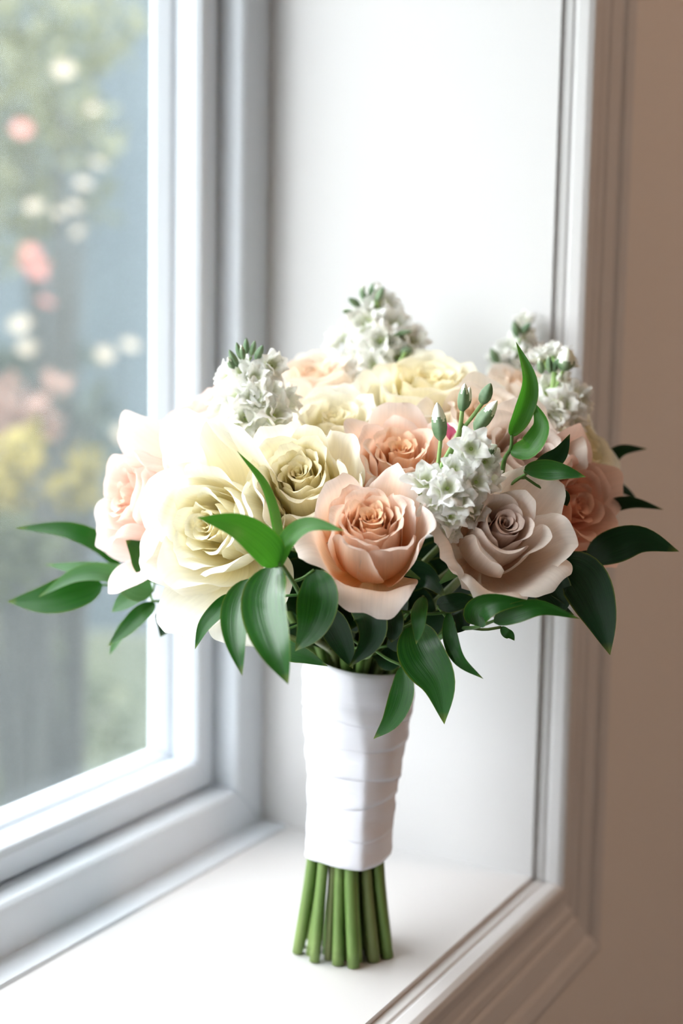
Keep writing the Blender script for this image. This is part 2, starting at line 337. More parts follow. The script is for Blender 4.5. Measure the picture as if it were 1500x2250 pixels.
def rose(px, py, d, axis, R, mat, label, seed, n_mid=12, tight=.0, guards=(), H=None, spread=1.0, res=1, inner=True, depthH=None, heart=1.0, outer=5, open_=0.0, lipk=1.0, outer_lip=70, spin=None, calm=1.0, wide=1.0):
    rng = np.random.default_rng(seed)
    ax = cv(*axis); H = H or R * 1.35
    top = at(px, py, d); base = top - ax * H
    fr = frame_of(ax)
    sl = take_slot(base - HEART + ax * .03)
    foot = np.array([sl[0] * .0285, sl[1] * .0285, 0])
    root = empty('rose', foot, label, 'rose', 'roses in the bridal bouquet')
    def put(name, geo, ang, tilt=0.0, m=mat):
        Vv, Fc, uv, uv2 = geo
        c, s = math.cos(ang), math.sin(ang)
        if tilt:
            ct, stl = math.cos(tilt), math.sin(tilt); Vv = np.stack([Vv[:, 0]*ct + Vv[:, 2]*stl, Vv[:, 1], -Vv[:, 0]*stl + Vv[:, 2]*ct], 1)
        Rz = np.array([[c, -s, 0], [s, c, 0], [0, 0, 1]])
        return mesh_obj(name, (Vv @ Rz.T) @ fr.T + (base - foot), Fc, m, root, uv=uv, uv2=uv2)
    ns, nt = int(13 + 6 * res), int(12 + 6 * res)
    a = rng.uniform(0, 6.28) if spin is None else spin
    # tight heart
    nh = 8
    for i in range(nh):
        u = i / (nh - 1); rc = R * (.05 + .20 * u) * heart
        put('petal', petal_geo(rng, rc, rc * (.92 + .25 * open_ * u), H * (.965 + .035 * u - .03 * open_), rc * rng.uniform(3.4, 4.3), lip=.0025 + .002 * u, lipang=35 + 50 * u * lipk, ruf=.0003, spiral=.16, q=.06 + .25 * u, nS=ns, nT=nt, tip=.02, low=.6, round_=.12, calm=calm), a)
        a += 2.3999 + rng.uniform(-.2, .2)
    # middle whorls
    for i in range(n_mid):
        u = (i + .5) / n_mid; rc = R * (.27 + .55 * u ** .9)
        h = H * (1.0 - .03 * u + rng.uniform(-.025, .025)) * (1 - tight * .0)
        put('petal', petal_geo(rng, rc * (1.0 + .04 * open_), rc * (.97 - .10 * tight + .10 * open_ + .03 * u), h, rc * wide * rng.uniform(1.9, 2.3), lip=(.004 + .004 * u) * lipk * R / .027, lipang=(42 + 48 * u) * (1 - .5 * tight) + rng.uniform(-10, 12), ruf=.0007, imb=.0014 * R / .027, side=.0008 * u, q=.30 + .5 * u, nS=ns, nT=nt, tip=rng.uniform(.0, .07), low=.62, calm=calm), a)
        a += 2.3999 + rng.uniform(-.25, .25)
    # outer cup
    for i in range(outer):
        rc = R * (.90 + .04 * i)
        put('petal', petal_geo(rng, rc, rc * (1.0 + .08 * open_), H * (.93 - .02 * i + rng.uniform(-.03, .02)), rc * rng.uniform(1.7, 2.05), lip=.010 * lipk * R / .027, lipang=outer_lip + rng.uniform(-12, 25), ruf=.0012, imb=.0018, side=.0022, q=.85 + .03 * i, nS=ns + 4, nT=nt + 2, tip=rng.uniform(.02, .08), low=.58, calm=calm), a)
        a += 2 * PI / outer + rng.uniform(-.2, .2)
    # guard petals: (angle deg, radius factor, height factor, width factor, lip length, lip angle, tilt deg)
    for g in guards:
        ang, rf, hf, wf, lp, la, tl = g
        put('petal', petal_geo(rng, R * rf, R * rf * 1.12, H * hf, R * wf, lip=lp, lipang=la, ruf=.0016, imb=.001, side=.004, q=1.0, nS=ns + 6, nT=nt + 6, tip=rng.uniform(.02, .06), low=.45, flat=1.25, belly=1.0, round_=.30), math.radians(ang), math.radians(tl))
    # calyx: receptacle and five sepals
    Vv, Fc = [], []
    prof = [(.0026, -.012), (.0055, -.008), (.0062, -.003), (.0045, .001)]
    for r, z in prof:
        Vv += [(r * math.cos(2*PI*k/10), r * math.sin(2*PI*k/10), z) for k in range(10)]
    Fc += [(i*10+k, i*10+(k+1) % 10, (i+1)*10+(k+1) % 10, (i+1)*10+k) for i in range(3) for k in range(10)]
    for k in range(5):
        an = 2*PI*k/5; b = len(Vv); ex, ey = np.array([math.cos(an), math.sin(an), 0]), np.array([-math.sin(an), math.cos(an), 0])
        for j, (rr, zz, ww) in enumerate([(.005, -.003, .004), (.012, -.004, .0042), (.019, -.008, .0028), (.025, -.014, .0006)]):
            Vv += [tuple(ex*rr + ey*ww + np.array([0, 0, zz])), tuple(ex*rr + np.array([0, 0, zz + .0008])), tuple(ex*rr - ey*ww + np.array([0, 0, zz]))]
        Fc += [(b+3*j+m, b+3*j+m+1, b+3*j+m+4, b+3*j+m+3) for j in range(3) for m in range(2)]
    mesh_obj('calyx', np.array(Vv) @ fr.T + (base - foot), Fc, SEPAL, root)
    stem_for(root, base - ax * .010, sl, .0034, STEMM if seed % 2 else STEMB, seed, ax)
    return root

GU = lambda *a: a
# front row
rose(815, 1138, .706, (-.02, .62, .78), .0195, PEACH, 'peach rose front and centre with a folded-down lower petal', 3, n_mid=21, H=.037, open_=.0, lipk=.8,
     guards=[(266, 1.10, .62, 2.9, .019, 150, 14), (200, 1.10, .80, 2.0, .014, 95, 8), (350, 1.14, .98, 2.3, .006, 50, 2), (60, 1.12, .92, 2.0, .009, 60, 5), (128, 1.10, .92, 2.0, .008, 60, 5)], res=2, outer_lip=75)
rose(1112, 1150, .716, (.22, .40, .89), .0182, TAUPE, 'dusty taupe rose with a tight dark spiral heart, right of the front peach rose', 8, n_mid=7, tight=.3, H=.035, heart=1.3, calm=.45, wide=1.3,
     guards=[(48, 1.42, .98, 2.7, .008, 40, 14), (262, 1.22, .72, 2.6, .015, 130, 12), (205, 1.18, .80, 2.4, .013, 85, 10), (318, 1.28, .80, 2.5, .012, 100, 12), (130, 1.12, .92, 2.0, .009, 60, 4), (355, 1.28, .9, 2.3, .009, 60, 10)], res=2, outer=4, outer_lip=80)
rose(447, 1155, .735, (-.42, .10, .90), .0255, WHITEP, 'largest white rose with wide ruffled petals at the left front', 21, n_mid=13, H=.036, open_=.5,
     guards=[(250, 1.25, .80, 2.1, .020, 60, 18), (285, 1.35, .74, 2.1, .022, 60, 22), (205, 1.15, .8, 2.0, .012, 60, 10), (100, 1.30, .95, 2.2, .024, 25, 14), (72, 1.28, .95, 2.1, .020, 25, 12), (150, 1.12, .85, 2.0, .012, 60, 10), (335, 1.10, .85, 1.9, .010, 50, 8), (25, 1.08, .9, 1.9, .008, 40, 4)], res=2)
rose(655, 1036, .742, (-.12, .44, .89), .0215, IVORY, 'ivory rose between the largest white rose and the peach roses', 33, n_mid=17, H=.038, open_=.2,
     guards=[(265, 1.10, .72, 2.5, .010, 40, 6), (300, 1.18, .66, 2.3, .012, 40, 8), (330, 1.16, .9, 2.3, .008, 40, 5), (225, 1.12, .74, 2.3, .010, 60, 6), (30, 1.12, .94, 2.1, .008, 45, 4), (120, 1.10, .94, 2.1, .008, 45, 4)], res=2)
rose(880, 985, .775, (.0, .70, .71), .0190, PEACH, 'smaller peach rose with orange heart behind the front peach rose', 44, n_mid=15, H=.036, open_=.45,
     guards=[(90, 1.12, .98, 2.5, .010, 40, 8), (150, 1.12, .94, 2.2, .009, 50, 6), (30, 1.12, .94, 2.2, .009, 50, 6), (260, 1.02, .8, 2.2, .008, 50, 2)], res=1.5)
# left
rose(268, 1090, .795, (-.74, .18, .42), .0240, BLUSH, 'pale blush rose in profile at the far left edge', 51, n_mid=10, H=.036, open_=.6,
     guards=[(100, 1.25, .85, 2.3, .020, 45, 14), (180, 1.2, .85, 2.2, .016, 60, 14), (250, 1.2, .85, 2.2, .018, 60, 16), (300, 1.2, .85, 2.2, .018, 60, 16), (30, 1.15, .85, 2.2, .014, 60, 12)])
rose(425, 895, .875, (-.50, .80, .12), .0225, BLUSH, 'blush rose peeking out behind the largest white rose, above the profile rose', 57, n_mid=10, open_=.4, guards=[(200, 1.1, .85, 2.2, .012, 60, 12), (280, 1.1, .85, 2.2, .012, 60, 12), (100, 1.1, .85, 2.2, .012, 60, 12)])
# back and middle
rose(940, 830, .850, (.05, .86, .50), .0245, IVORY, 'ivory rose at the back under the tall white stock', 61, n_mid=14, open_=.4, guards=[(180, 1.1, .85, 2.2, .012, 60, 10), (270, 1.1, .85, 2.2, .012, 60, 8), (0, 1.1, .85, 2.2, .012, 60, 10), (90, 1.1, .9, 2.2, .010, 60, 8)])
rose(695, 815, .885, (-.10, .90, .42), .0235, CHAMP, 'pale peach rose at the back left of the tall stock', 66, n_mid=12, open_=.4, guards=[(90, 1.1, .9, 2.2, .010, 60, 10), (200, 1.1, .85, 2.2, .012, 60, 12), (310, 1.1, .85, 2.2, .012, 60, 12)])
rose(735, 915, .815, (-.02, .80, .60), .0220, WHITEP, 'white rose half hidden behind the ivory rose', 71, n_mid=12, open_=.4, guards=[(200, 1.1, .85, 2.2, .012, 60, 12), (330, 1.1, .85, 2.2, .012, 60, 12), (265, 1.05, .85, 2.2, .010, 60, 8), (90, 1.1, .9, 2.2, .010, 60, 8)])
pinkrose = rose(1070, 905, .815, (.16, .76, .62), .0215, CHAMP, 'pale pink rose behind the grey-green stock buds', 77, n_mid=12, open_=.4, guards=[(180, 1.1, .85, 2.2, .012, 60, 12), (0, 1.1, .85, 2.2, .012, 60, 12), (270, 1.1, .85, 2.2, .012, 60, 10), (90, 1.1, .9, 2.2, .010, 60, 8)])
rose(1160, 985, .780, (.30, .58, .75), .0205, TAUPE, 'beige rose in shade under the upright curled leaf', 81, n_mid=8, open_=.2, calm=.6, guards=[(180, 1.1, .9, 2.2, .012, 60, 10), (20, 1.1, .9, 2.2, .012, 60, 12), (270, 1.1, .85, 2.2, .012, 60, 10), (90, 1.1, .9, 2.2, .012, 60, 8)])
rose(1285, 975, .835, (.62, .46, .42), .0235, IVORY, 'cream rose at the upper right edge', 86, n_mid=10, open_=.4, guards=[(180, 1.1, .85, 2.2, .012, 60, 10), (260, 1.15, .85, 2.2, .014, 60, 12), (60, 1.1, .85, 2.2, .012, 60, 12)])
rose(1275, 1110, .785, (.60, .12, .64), .0225, CORAL, 'shaded coral rose with drooping petals at the right edge', 91, n_mid=9, open_=.5, calm=.7, guards=[(280, 1.2, .8, 2.4, .018, 70, 14), (330, 1.2, .8, 2.3, .016, 60, 14), (20, 1.2, .8, 2.3, .016, 60, 14), (80, 1.15, .85, 2.2, .014, 60, 12), (220, 1.15, .85, 2.2, .014, 60, 12)])
rose(1165, 845, .880, (.25, .86, .32), .0215, CHAMP, 'blush rose at the back right between two stocks', 96, n_mid=10, open_=.4, guards=[(180, 1.1, .85, 2.2, .012, 60, 10), (0, 1.1, .85, 2.2, .012, 60, 10), (270, 1.1, .85, 2.2, .012, 60, 10)])

# ------------------------------------------------------------------ white stocks
_rs = np.random.default_rng(500)
FLP = []          # shared ruffled petal meshes
for i in range(8):
    Vv, Fc, uv, uv2 = petal_geo(_rs, .0085, .0105, .0080, .0205, lip=.0085, lipang=95, ruf=.0024, flat=2.2, nS=13, nT=10, q=1.0, rb=.001, tip=-.02, round_=.48, side=.0, oval=.0)
    o = mesh_obj('petal', Vv, Fc, STOCKW, uv=uv, uv2=uv2); FLP.append(o.data); bpy.data.objects.remove(o)
for i in range(6):
    Vv, Fc, uv, uv2 = petal_geo(_rs, .0050, .0072, .0110, .0150, lip=.0050, lipang=70, ruf=.0020, flat=1.6, nS=11, nT=9, q=.9, rb=.001, tip=-.02, round_=.40, side=.0, oval=.0)
    o = mesh_obj('petal', Vv, Fc, STOCKW, uv=uv, uv2=uv2); FLP.append(o.data); bpy.data.objects.remove(o)
def mat4(R, t, s=1.0):
    m = np.eye(4); m[:3, :3] = R * s; m[:3, 3] = t; return m.tolist()
_ca, _cf = tube_geo(np.array([(0, 0, -.006), (0, 0, -.003), (0, 0, 0), (0, 0, .0025)]), [.0012, .0022, .0024, .0012], 8)
CALYX = bpy.data.meshes.new('floret'); CALYX.from_pydata([tuple(v) for v in _ca], [], _cf); CALYX.materials.append(plain('lime_calyx', (.34, .48, .12), .5, 90, (.46, .58, .20)))
def floret(parent, p, axis, size, rg, full=True):
    base = np.array(parent.location); fr = frame_of(axis, rg.uniform(0, 6.28)); s = size / .019
    f = bpy.data.objects.new('floret', CALYX); link(f, parent); f.matrix_local = Matrix(mat4(fr, p - base - _n(axis) * .008 * s, s))
    def rz(a, tl):
        c, sn = math.cos(a), math.sin(a); ct, stl = math.cos(tl), math.sin(tl)
        return np.array([[c, -sn, 0], [sn, c, 0], [0, 0, 1]]) @ np.array([[ct, 0, stl], [0, 1, 0], [-stl, 0, ct]])
    for k in range(5):
        q = bpy.data.objects.new('petal', FLP[rg.integers(0, 8)]); link(q, f); q.matrix_local = Matrix(mat4(rz(k * 2*PI/5 + rg.uniform(-.3, .3), rg.uniform(.0, .45)), (0, 0, 0), rg.uniform(.85, 1.1)))
    for k in range(5 if full else 2):
        q = bpy.data.objects.new('petal', FLP[8 + rg.integers(0, 6)]); link(q, f); q.matrix_local = Matrix(mat4(rz(k * 2*PI/5 + rg.uniform(-.4, .4), rg.uniform(-.1, .3)), (0, 0, .001), rg.uniform(.8, 1.15)))
def bud(parent, a, b, width, white=.25, rg=None):
    """pointed bud from a (pedicel end) to b (tip): sepals with the white petals showing at the tip"""
    base = np.array(parent.location); a = np.asarray(a); b = np.asarray(b); L = np.linalg.norm(b - a); fr = frame_of(b - a)
    zz = np.linspace(0, 1, 15); pr = np.interp(zz, [0, .12, .35, .6, .8, .93, 1], [.25, .75, 1.0, .92, .62, .32, .04])
    V, Fc = [], []; n = 24
    for z, r in zip(zz, pr):
        for k in range(n):
            th = 2*PI*k/n; rr = width * .44 * r * (1 + .10 * math.cos(4 * th)); V.append((rr * math.cos(th), rr * math.sin(th), z * L))
    Fc = [(i*n+k, i*n+(k+1) % n, (i+1)*n+(k+1) % n, (i+1)*n+k) for i in range(14) for k in range(n)]
    o = mesh_obj('bud', np.array(V) @ fr.T + (a - base), Fc, BUDM, parent)
    if white:
        o.data.materials.append(STOCKB)          # petals show between the four pointed sepals
        for pi, pl in enumerate(o.data.polygons):
            th = 2*PI*((pi % n) + .5)/n; lim = 1 - white + .22 * (abs(math.cos(2 * th)) - .75)
            if zz[pi // n] >= lim: pl.material_index = 1
    return o
STOCKB = plain('white_bud_petal', (.86, .88, .80), .5, 80, (.78, .84, .68))
def stock(label, foot_px, path, florets, buds, pedicels, seed):
    """path: (px,py,depth) of the visible stalk from low to high"""
    rg = np.random.default_rng(seed)
    P = [at(*p) for p in path]
    sl = take_slot(P[0] - HEART); foot = np.array([sl[0] * .0285, sl[1] * .0285, 0])
    root = empty('stock_flower', foot, label, 'stock flower', 'white stocks in the bridal bouquet')
    stem_for(root, P[0], sl, .0022, STKST, seed)
    C = catmull(P, 16); V, Fc = tube_geo(C - foot, np.linspace(.0024, .0014, 16), 8); mesh_obj('stalk', V, Fc, STKST, root)
    for fx, fy, fd, r in florets:
        p = at(fx, fy, fd); q = C[np.argmin(np.linalg.norm(C - p, axis=1))]
        out = p - q; out = out / (np.linalg.norm(out) + 1e-6)
        axd = _n(out * .7 + CT * .55 + np.array([0, 0, .35]) + rg.normal(0, .18, 3))
        floret(root, p, axd, r * 1.1 * fd / F_PX, rg)
        if np.linalg.norm(p - q) > .006:
            V, Fc = tube_geo(catmull([q - foot, (q + p) / 2 - foot - np.array([0, 0, .002]), p - foot - axd * .01], 6), .0009, 6); mesh_obj('pedicel', V, Fc, STKST, root)
    for (ax_, ay_, bx_, by_, dd, wpx, wh) in buds: bud(root, at(ax_, ay_, dd), at(bx_, by_, dd - .004), wpx * dd / F_PX, wh)
    for pts, dd, wpx in pedicels:
        V, Fc = tube_geo(catmull([at(x, y, dd) for x, y in pts], 10) - foot, wpx / 2 * dd / F_PX, 7); mesh_obj('pedicel', V, Fc, STKST, root)
    return root
stock('white stock spike with a cluster of dark green buds at the left', None, [(556, 985, .80), (550, 900, .80), (543, 830, .80), (538, 785, .80)],
      [(560, 868, .785, 46), (516, 872, .79, 44), (602, 800, .79, 36), (498, 826, .80, 40), (560, 826, .785, 38), (540, 915, .785, 44), (612, 908, .785, 44), (590, 855, .80, 40), (478, 880, .81, 40), (530, 815, .79, 34), (500, 925, .795, 42), (640, 870, .81, 38), (585, 945, .79, 38)],
      [(522, 806, 503, 768, .79, 17, 0), (530, 790, 519, 752, .79, 15, 0), (540, 780, 541, 742, .80, 15, 0), (551, 782, 560, 748, .80, 15, 0), (562, 792, 577, 758, .79, 18, 0), (513, 812, 500, 784, .79, 16, .3), (535, 790, 530, 757, .785, 14, .2)],
      [([(538, 800), (540, 785)], .795, 5), ([(540, 805), (552, 784)], .795, 5), ([(538, 806), (524, 800)], .795, 5)], 501)
stock('tall white stock spike at the back centre', None, [(870, 870, .90), (860, 780, .90), (835, 700, .90), (815, 650, .90)],
      [(800, 705, .89, 46), (852, 668, .90, 40), (872, 715, .89, 48), (780, 720, .90, 40), (905, 748, .89, 42), (832, 745, .885, 46), (765, 785, .90, 48), (822, 800, .885, 48), (872, 778, .89, 42), (785, 850, .88, 46), (838, 865, .88, 42), (735, 740, .91, 36), (805, 665, .90, 34), (925, 770, .90, 36)],
      [(790, 672, 765, 655, .895, 18, .0), (800, 660, 795, 625, .90, 18, .2), (815, 660, 820, 620, .90, 18, .1), (828, 662, 842, 630, .895, 18, 0), (775, 690, 752, 682, .895, 16, 0), (862, 735, 905, 728, .885, 14, 0), (880, 775, 905, 770, .885, 26, 0)],
      [([(835, 690), (826, 660)], .895, 8), ([(875, 800), (890, 775)], .88, 9)], 502)
stock('white stock with open florets and grey-green buds in front of the pink rose', None, [(948, 1075, .745), (975, 1020, .745), (1003, 965, .745), (1015, 930, .745)],
      [(1036, 985, .712, 44), (985, 1068, .706, 44), (936, 1048, .715, 44), (1012, 1098, .706, 40), (1070, 1015, .725, 36), (1052, 1058, .715, 40), (1000, 1030, .715, 38), (955, 1098, .715, 38), (1040, 1120, .718, 36), (1078, 1050, .735, 34), (992, 1132, .712, 34), (930, 1090, .73, 34), (985, 1165, .72, 30)],
      [(968, 968, 960, 884, .738, 36, .45), (1015, 905, 1021, 842, .742, 27, .25), (1058, 888, 1078, 842, .742, 30, 0), (1043, 945, 1092, 880, .736, 36, .35), (1056, 1000, 1092, 978, .728, 34, .3), (1020, 900, 1032, 850, .75, 22, .5)],
      [([(955, 1060), (963, 1010), (968, 965)], .740, 9), ([(1005, 965), (1012, 930), (1015, 902)], .742, 10), ([(1015, 945), (1038, 915), (1060, 886)], .742, 9), ([(1030, 975), (1040, 955), (1045, 942)], .738, 8), ([(978, 1050), (1000, 1030), (1020, 1018)], .735, 10)], 503)
stock('white stock spike at the upper right beside the window casing', None, [(1212, 900, .84), (1214, 860, .84), (1218, 815, .84), (1216, 785, .84)],
      [(1240, 885, .825, 44), (1278, 880, .835, 40), (1215, 918, .825, 42), (1180, 905, .835, 40), (1210, 765, .845, 40), (1242, 790, .83, 26), (1188, 775, .85, 36), (1262, 925, .83, 38), (1245, 840, .84, 36), (1185, 850, .85, 36), (1230, 950, .83, 36)],
      [(1190, 822, 1184, 785, .835, 18, .2), (1208, 820, 1205, 780, .83, 17, .1), (1216, 818, 1222, 790, .83, 15, 0), (1238, 815, 1248, 765, .828, 44, .55)],
      [([(1216, 870), (1226, 840), (1238, 812)], .835, 7)], 504)
stock('small faint white stock tip at the back right', None, [(1120, 850, .92), (1130, 790, .92), (1142, 740, .92)],
      [(1120, 770, .92, 38), (1162, 735, .92, 34), (1095, 790, .92, 36), (1140, 800, .92, 40), (1175, 775, .92, 34), (1150, 700, .92, 26)],
      [(1140, 742, 1128, 705, .915, 22, 0), (1145, 735, 1165, 708, .915, 18, 0), (1095, 800, 1078, 765, .915, 20, 0)], [], 505)
# ------------------------------------------------------------------ ruscus sprigs
def leaf_geo(P, wid, roll0=0, roll1=0, cup=.25, nT=20, nS=9, wav=.0):
    C = catmull(P, nT); T = np.gradient(C, axis=0); T /= np.linalg.norm(T, axis=1)[:, None]
    t = np.linspace(0, 1, nT); wp = (t + .01) ** .70 * (1.0 - t) ** 1.05; wp = wp / wp.max(); wp[0] = .06; wp[-1] = 0.0
    V, UV = [], []
    for i in range(nT):
        tn = T[i]; v = _n(CAMPOS - C[i]); n0 = _n(v - tn * v.dot(tn)); b0 = np.cross(tn, n0)
        a = math.radians(roll0 + (roll1 - roll0) * t[i]); n = n0 * math.cos(a) + b0 * math.sin(a); b = np.cross(tn, n)
        h = wid / 2 * wp[i]
        for s in np.linspace(-1, 1, nS):
            off = cup * h * (s * s) + (-.06 * h * math.exp(-(s / .16) ** 2)) + wav * h * math.sin(t[i] * 11 + s * 2) * abs(s)
            V.append(C[i] + b * s * h + n * off); UV.append((s, t[i]))
    return np.array(V), grid_faces(nT, nS), np.array(UV)
def sprig(label, node, leaves, seed, stemr=.0011):
    """node: (px,py,depth) path of the sprig's stem; leaves: (points, width px, roll0, roll1, material, cup)"""
    N = [at(*p) for p in node]
    sl = take_slot(N[0] - HEART); foot = np.array([sl[0] * .0285, sl[1] * .0285, 0])
    root = empty('ruscus_sprig', foot, label, 'foliage', 'green ruscus sprigs in the bridal bouquet')
    stem_for(root, N[0], sl, .0025, STEMB if seed % 2 else STEMM, seed)
    if len(N) > 1:
        V, Fc = tube_geo(catmull(N, 16) - foot, np.linspace(stemr * 1.3, stemr * .7, 16), 7); mesh_obj('stalk', V, Fc, SEPAL, root)
    C = catmull(N, 30) if len(N) > 1 else np.array(N)
    for pts, wpx, r0, r1, m, cup in leaves:
        P = [at(*p) for p in pts]; d = np.mean([p[2] for p in pts])
        V, Fc, uv = leaf_geo(P, wpx * .93 * d / F_PX, r0, r1, cup)
        mesh_obj('leaf', V - foot, Fc, m, root, uv=uv)
        q = C[np.argmin(np.linalg.norm(C - P[0], axis=1))]
        if np.linalg.norm(q - P[0]) > .003:
            V, Fc = tube_geo(catmull([q - foot, (q + P[0]) / 2 - foot - np.array([0, 0, .001]), P[0] - foot], 6), stemr * .7, 6); mesh_obj('petiole', V, Fc, SEPAL, root)
    return root
D = .690
sprig('fan of glossy green leaves at the front below the white roses', [(690, 1400, .76), (660, 1310, .71), (625, 1250, .692), (612, 1236, .690)], [
    ([(610, 1243, .690), (585, 1205, .682), (520, 1158, .672), (433, 1137, .668)], 84, 10, 25, LEAFY, .22),
    ([(606, 1240, .692), (606, 1170, .700), (580, 1070, .706), (520, 990, .706)], 44, 58, 50, LEAFY, .3),
    ([(614, 1246, .690), (632, 1190, .684), (680, 1155, .676), (757, 1166, .668)], 52, -42, -20, LEAFY, .3),
    ([(600, 1243, .694), (585, 1320, .676), (605, 1415, .662), (633, 1504, .660)], 118, 24, 22, LEAFG, .34),
    ([(548, 1272, .704), (525, 1330, .692), (520, 1400, .682), (532, 1485, .680)], 78, 28, 24, LEAFG, .34),
    ([(690, 1252, .700), (700, 1310, .694), (685, 1375, .694), (648, 1431, .700)], 100, 14, 10, LEAFM, .2),
    ([(505, 1305, .715), (480, 1340, .710), (448, 1378, .712), (428, 1427, .716)], 42, 20, 30, LEAFM, .3),
    ([(590, 1392, .735), (630, 1425, .730), (670, 1440, .728), (721, 1464, .728)], 52, 20, 30, LEAFM, .2)], 601)
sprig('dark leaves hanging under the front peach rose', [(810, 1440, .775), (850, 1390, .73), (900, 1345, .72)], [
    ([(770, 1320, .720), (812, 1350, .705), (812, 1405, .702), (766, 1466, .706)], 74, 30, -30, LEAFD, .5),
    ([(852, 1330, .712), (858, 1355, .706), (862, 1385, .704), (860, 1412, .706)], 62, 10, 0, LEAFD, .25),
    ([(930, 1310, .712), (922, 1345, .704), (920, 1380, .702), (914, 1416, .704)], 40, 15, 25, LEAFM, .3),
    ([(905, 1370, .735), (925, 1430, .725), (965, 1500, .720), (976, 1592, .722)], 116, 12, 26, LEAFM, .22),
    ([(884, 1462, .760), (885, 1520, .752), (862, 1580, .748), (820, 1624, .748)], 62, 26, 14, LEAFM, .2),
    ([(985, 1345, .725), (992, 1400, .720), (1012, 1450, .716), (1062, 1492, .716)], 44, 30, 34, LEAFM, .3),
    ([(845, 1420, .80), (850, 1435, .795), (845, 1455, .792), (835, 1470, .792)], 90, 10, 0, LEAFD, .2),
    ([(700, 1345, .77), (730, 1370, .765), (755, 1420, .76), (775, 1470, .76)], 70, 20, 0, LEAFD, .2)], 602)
sprig('curled glossy leaf pair reaching right under the taupe rose', [(930, 1420, .77), (1000, 1385, .735), (1045, 1378, .72), (1090, 1362, .71)], [
    ([(1052, 1376, .716), (1050, 1345, .706), (1090, 1322, .700), (1178, 1321, .698)], 64, -35, 45, LEAFM, .45),
    ([(1085, 1368, .710), (1130, 1345, .702), (1190, 1333, .698), (1275, 1360, .700)], 52, 6, 40, LEAFM, .35),
    ([(1005, 1330, .735), (1012, 1345, .73), (1015, 1370, .728), (1000, 1392, .728)], 50, 20, 0, LEAFD, .3),
    ([(960, 1330, .728), (985, 1325, .722), (1020, 1320, .722), (1060, 1330, .724)], 46, 20, 0, LEAFD, .3),
    ([(1100, 1378, .735), (1112, 1390, .732), (1122, 1396, .732), (1130, 1408, .732)], 24, 20, 0, LEAFM, .3)], 603)
sprig('broad dark leaves drooping behind the taupe rose', [(960, 1400, .80), (1090, 1310, .77), (1190, 1258, .76), (1240, 1240, .755)], [
    ([(1225, 1238, .755), (1280, 1270, .745), (1315, 1345, .742), (1340, 1440, .748)], 118, 8, 20, LEAFD, .2),
    ([(1165, 1250, .760), (1195, 1270, .752), (1225, 1310, .750), (1235, 1352, .752)], 96, 10, 0, LEAFD, .2),
    ([(1150, 1330, .760), (1180, 1320, .755), (1220, 1330, .752), (1262, 1352, .752)], 46, 10, 20, LEAFD, .3)], 604)
sprig('leafy tip pointing right past the coral rose', [(1000, 1380, .82), (1150, 1275, .80), (1250, 1238, .785), (1310, 1222, .78)], [
    ([(1290, 1232, .782), (1345, 1200, .772), (1410, 1185, .768), (1492, 1212, .770)], 84, 8, 20, LEAFD, .2),
    ([(1190, 1252, .785), (1230, 1240, .78), (1270, 1225, .78), (1312, 1205, .78)], 36, 20, 0, LEAFD, .2),
    ([(1300, 1130, .830), (1350, 1108, .822), (1395, 1104, .82), (1458, 1120, .822)], 36, 20, 30, LEAFD, .2)], 605)
sprig('blurred dark leaf curling at the right edge beside the cream rose', [(1050, 1300, .86), (1220, 1150, .86), (1330, 1070, .865)], [
    ([(1335, 1060, .865), (1335, 1015, .862), (1365, 988, .860), (1422, 986, .862)], 40, 20, 30, LEAFD, .3),
    ([(1330, 1045, .87), (1355, 1065, .868), (1378, 1080, .868), (1400, 1098, .868)], 24, 20, 30, LEAFD, .3)], 606)
sprig('dark pointed leaves above the taupe rose', [(1080, 1180, .78), (1110, 1080, .755), (1160, 1038, .735)], [
    ([(1152, 1034, .732), (1195, 1030, .722), (1235, 1034, .716), (1287, 1048, .714)], 54, 25, 25, LEAFM, .25),
    ([(1165, 1040, .745), (1200, 1018, .742), (1230, 995, .740), (1252, 953, .740)], 50, 20, 20, LEAFD, .2),
    ([(1220, 1085, .745), (1230, 1090, .742), (1240, 1098, .742), (1246, 1112, .742)], 44, 20, 20, LEAFD, .2)], 607)
sprig('upright bright green curled leaf pair on the right', [(1100, 1060, .76), (1108, 1010, .745), (1122, 985, .735), (1124, 955, .732)], [
    ([(1122, 957, .732), (1145, 900, .722), (1158, 835, .722), (1133, 750, .726)], 54, 24, 40, LEAFY, .55),
    ([(1122, 990, .735), (1165, 985, .722), (1192, 935, .720), (1168, 877, .724)], 56, -20, -30, LEAFY, .5),
    ([(1125, 960, .738), (1150, 920, .735), (1166, 870, .735), (1160, 800, .74)], 40, 60, 60, LEAFY, .4)], 608)
sprig('blurred leaves reaching out to the left over the window', [(560, 1380, .84), (420, 1300, .85), (320, 1275, .85), (280, 1280, .85)], [
    ([(262, 1245, .86), (215, 1195, .855), (140, 1165, .855), (30, 1160, .86)], 52, 30, 20, LEAFM, .3),
    ([(225, 1285, .845), (165, 1300, .840), (95, 1318, .84), (15, 1322, .845)], 84, 10, 0, LEAFM, .2),
    ([(285, 1292, .84), (235, 1262, .832), (165, 1265, .83), (84, 1312, .832)], 44, 30, 10, LEAFP, .3),
    ([(320, 1262, .85), (250, 1258, .85), (175, 1250, .85), (98, 1240, .855)], 44, 30, 20, LEAFP, .2),
    ([(345, 1270, .80), (330, 1240, .795), (308, 1210, .795), (276, 1187, .797)], 80, 10, 10, LEAFM, .2),
    ([(335, 1300, .83), (300, 1290, .825), (280, 1270, .825), (258, 1240, .828)], 70, 10, 10, LEAFP, .2)], 609)
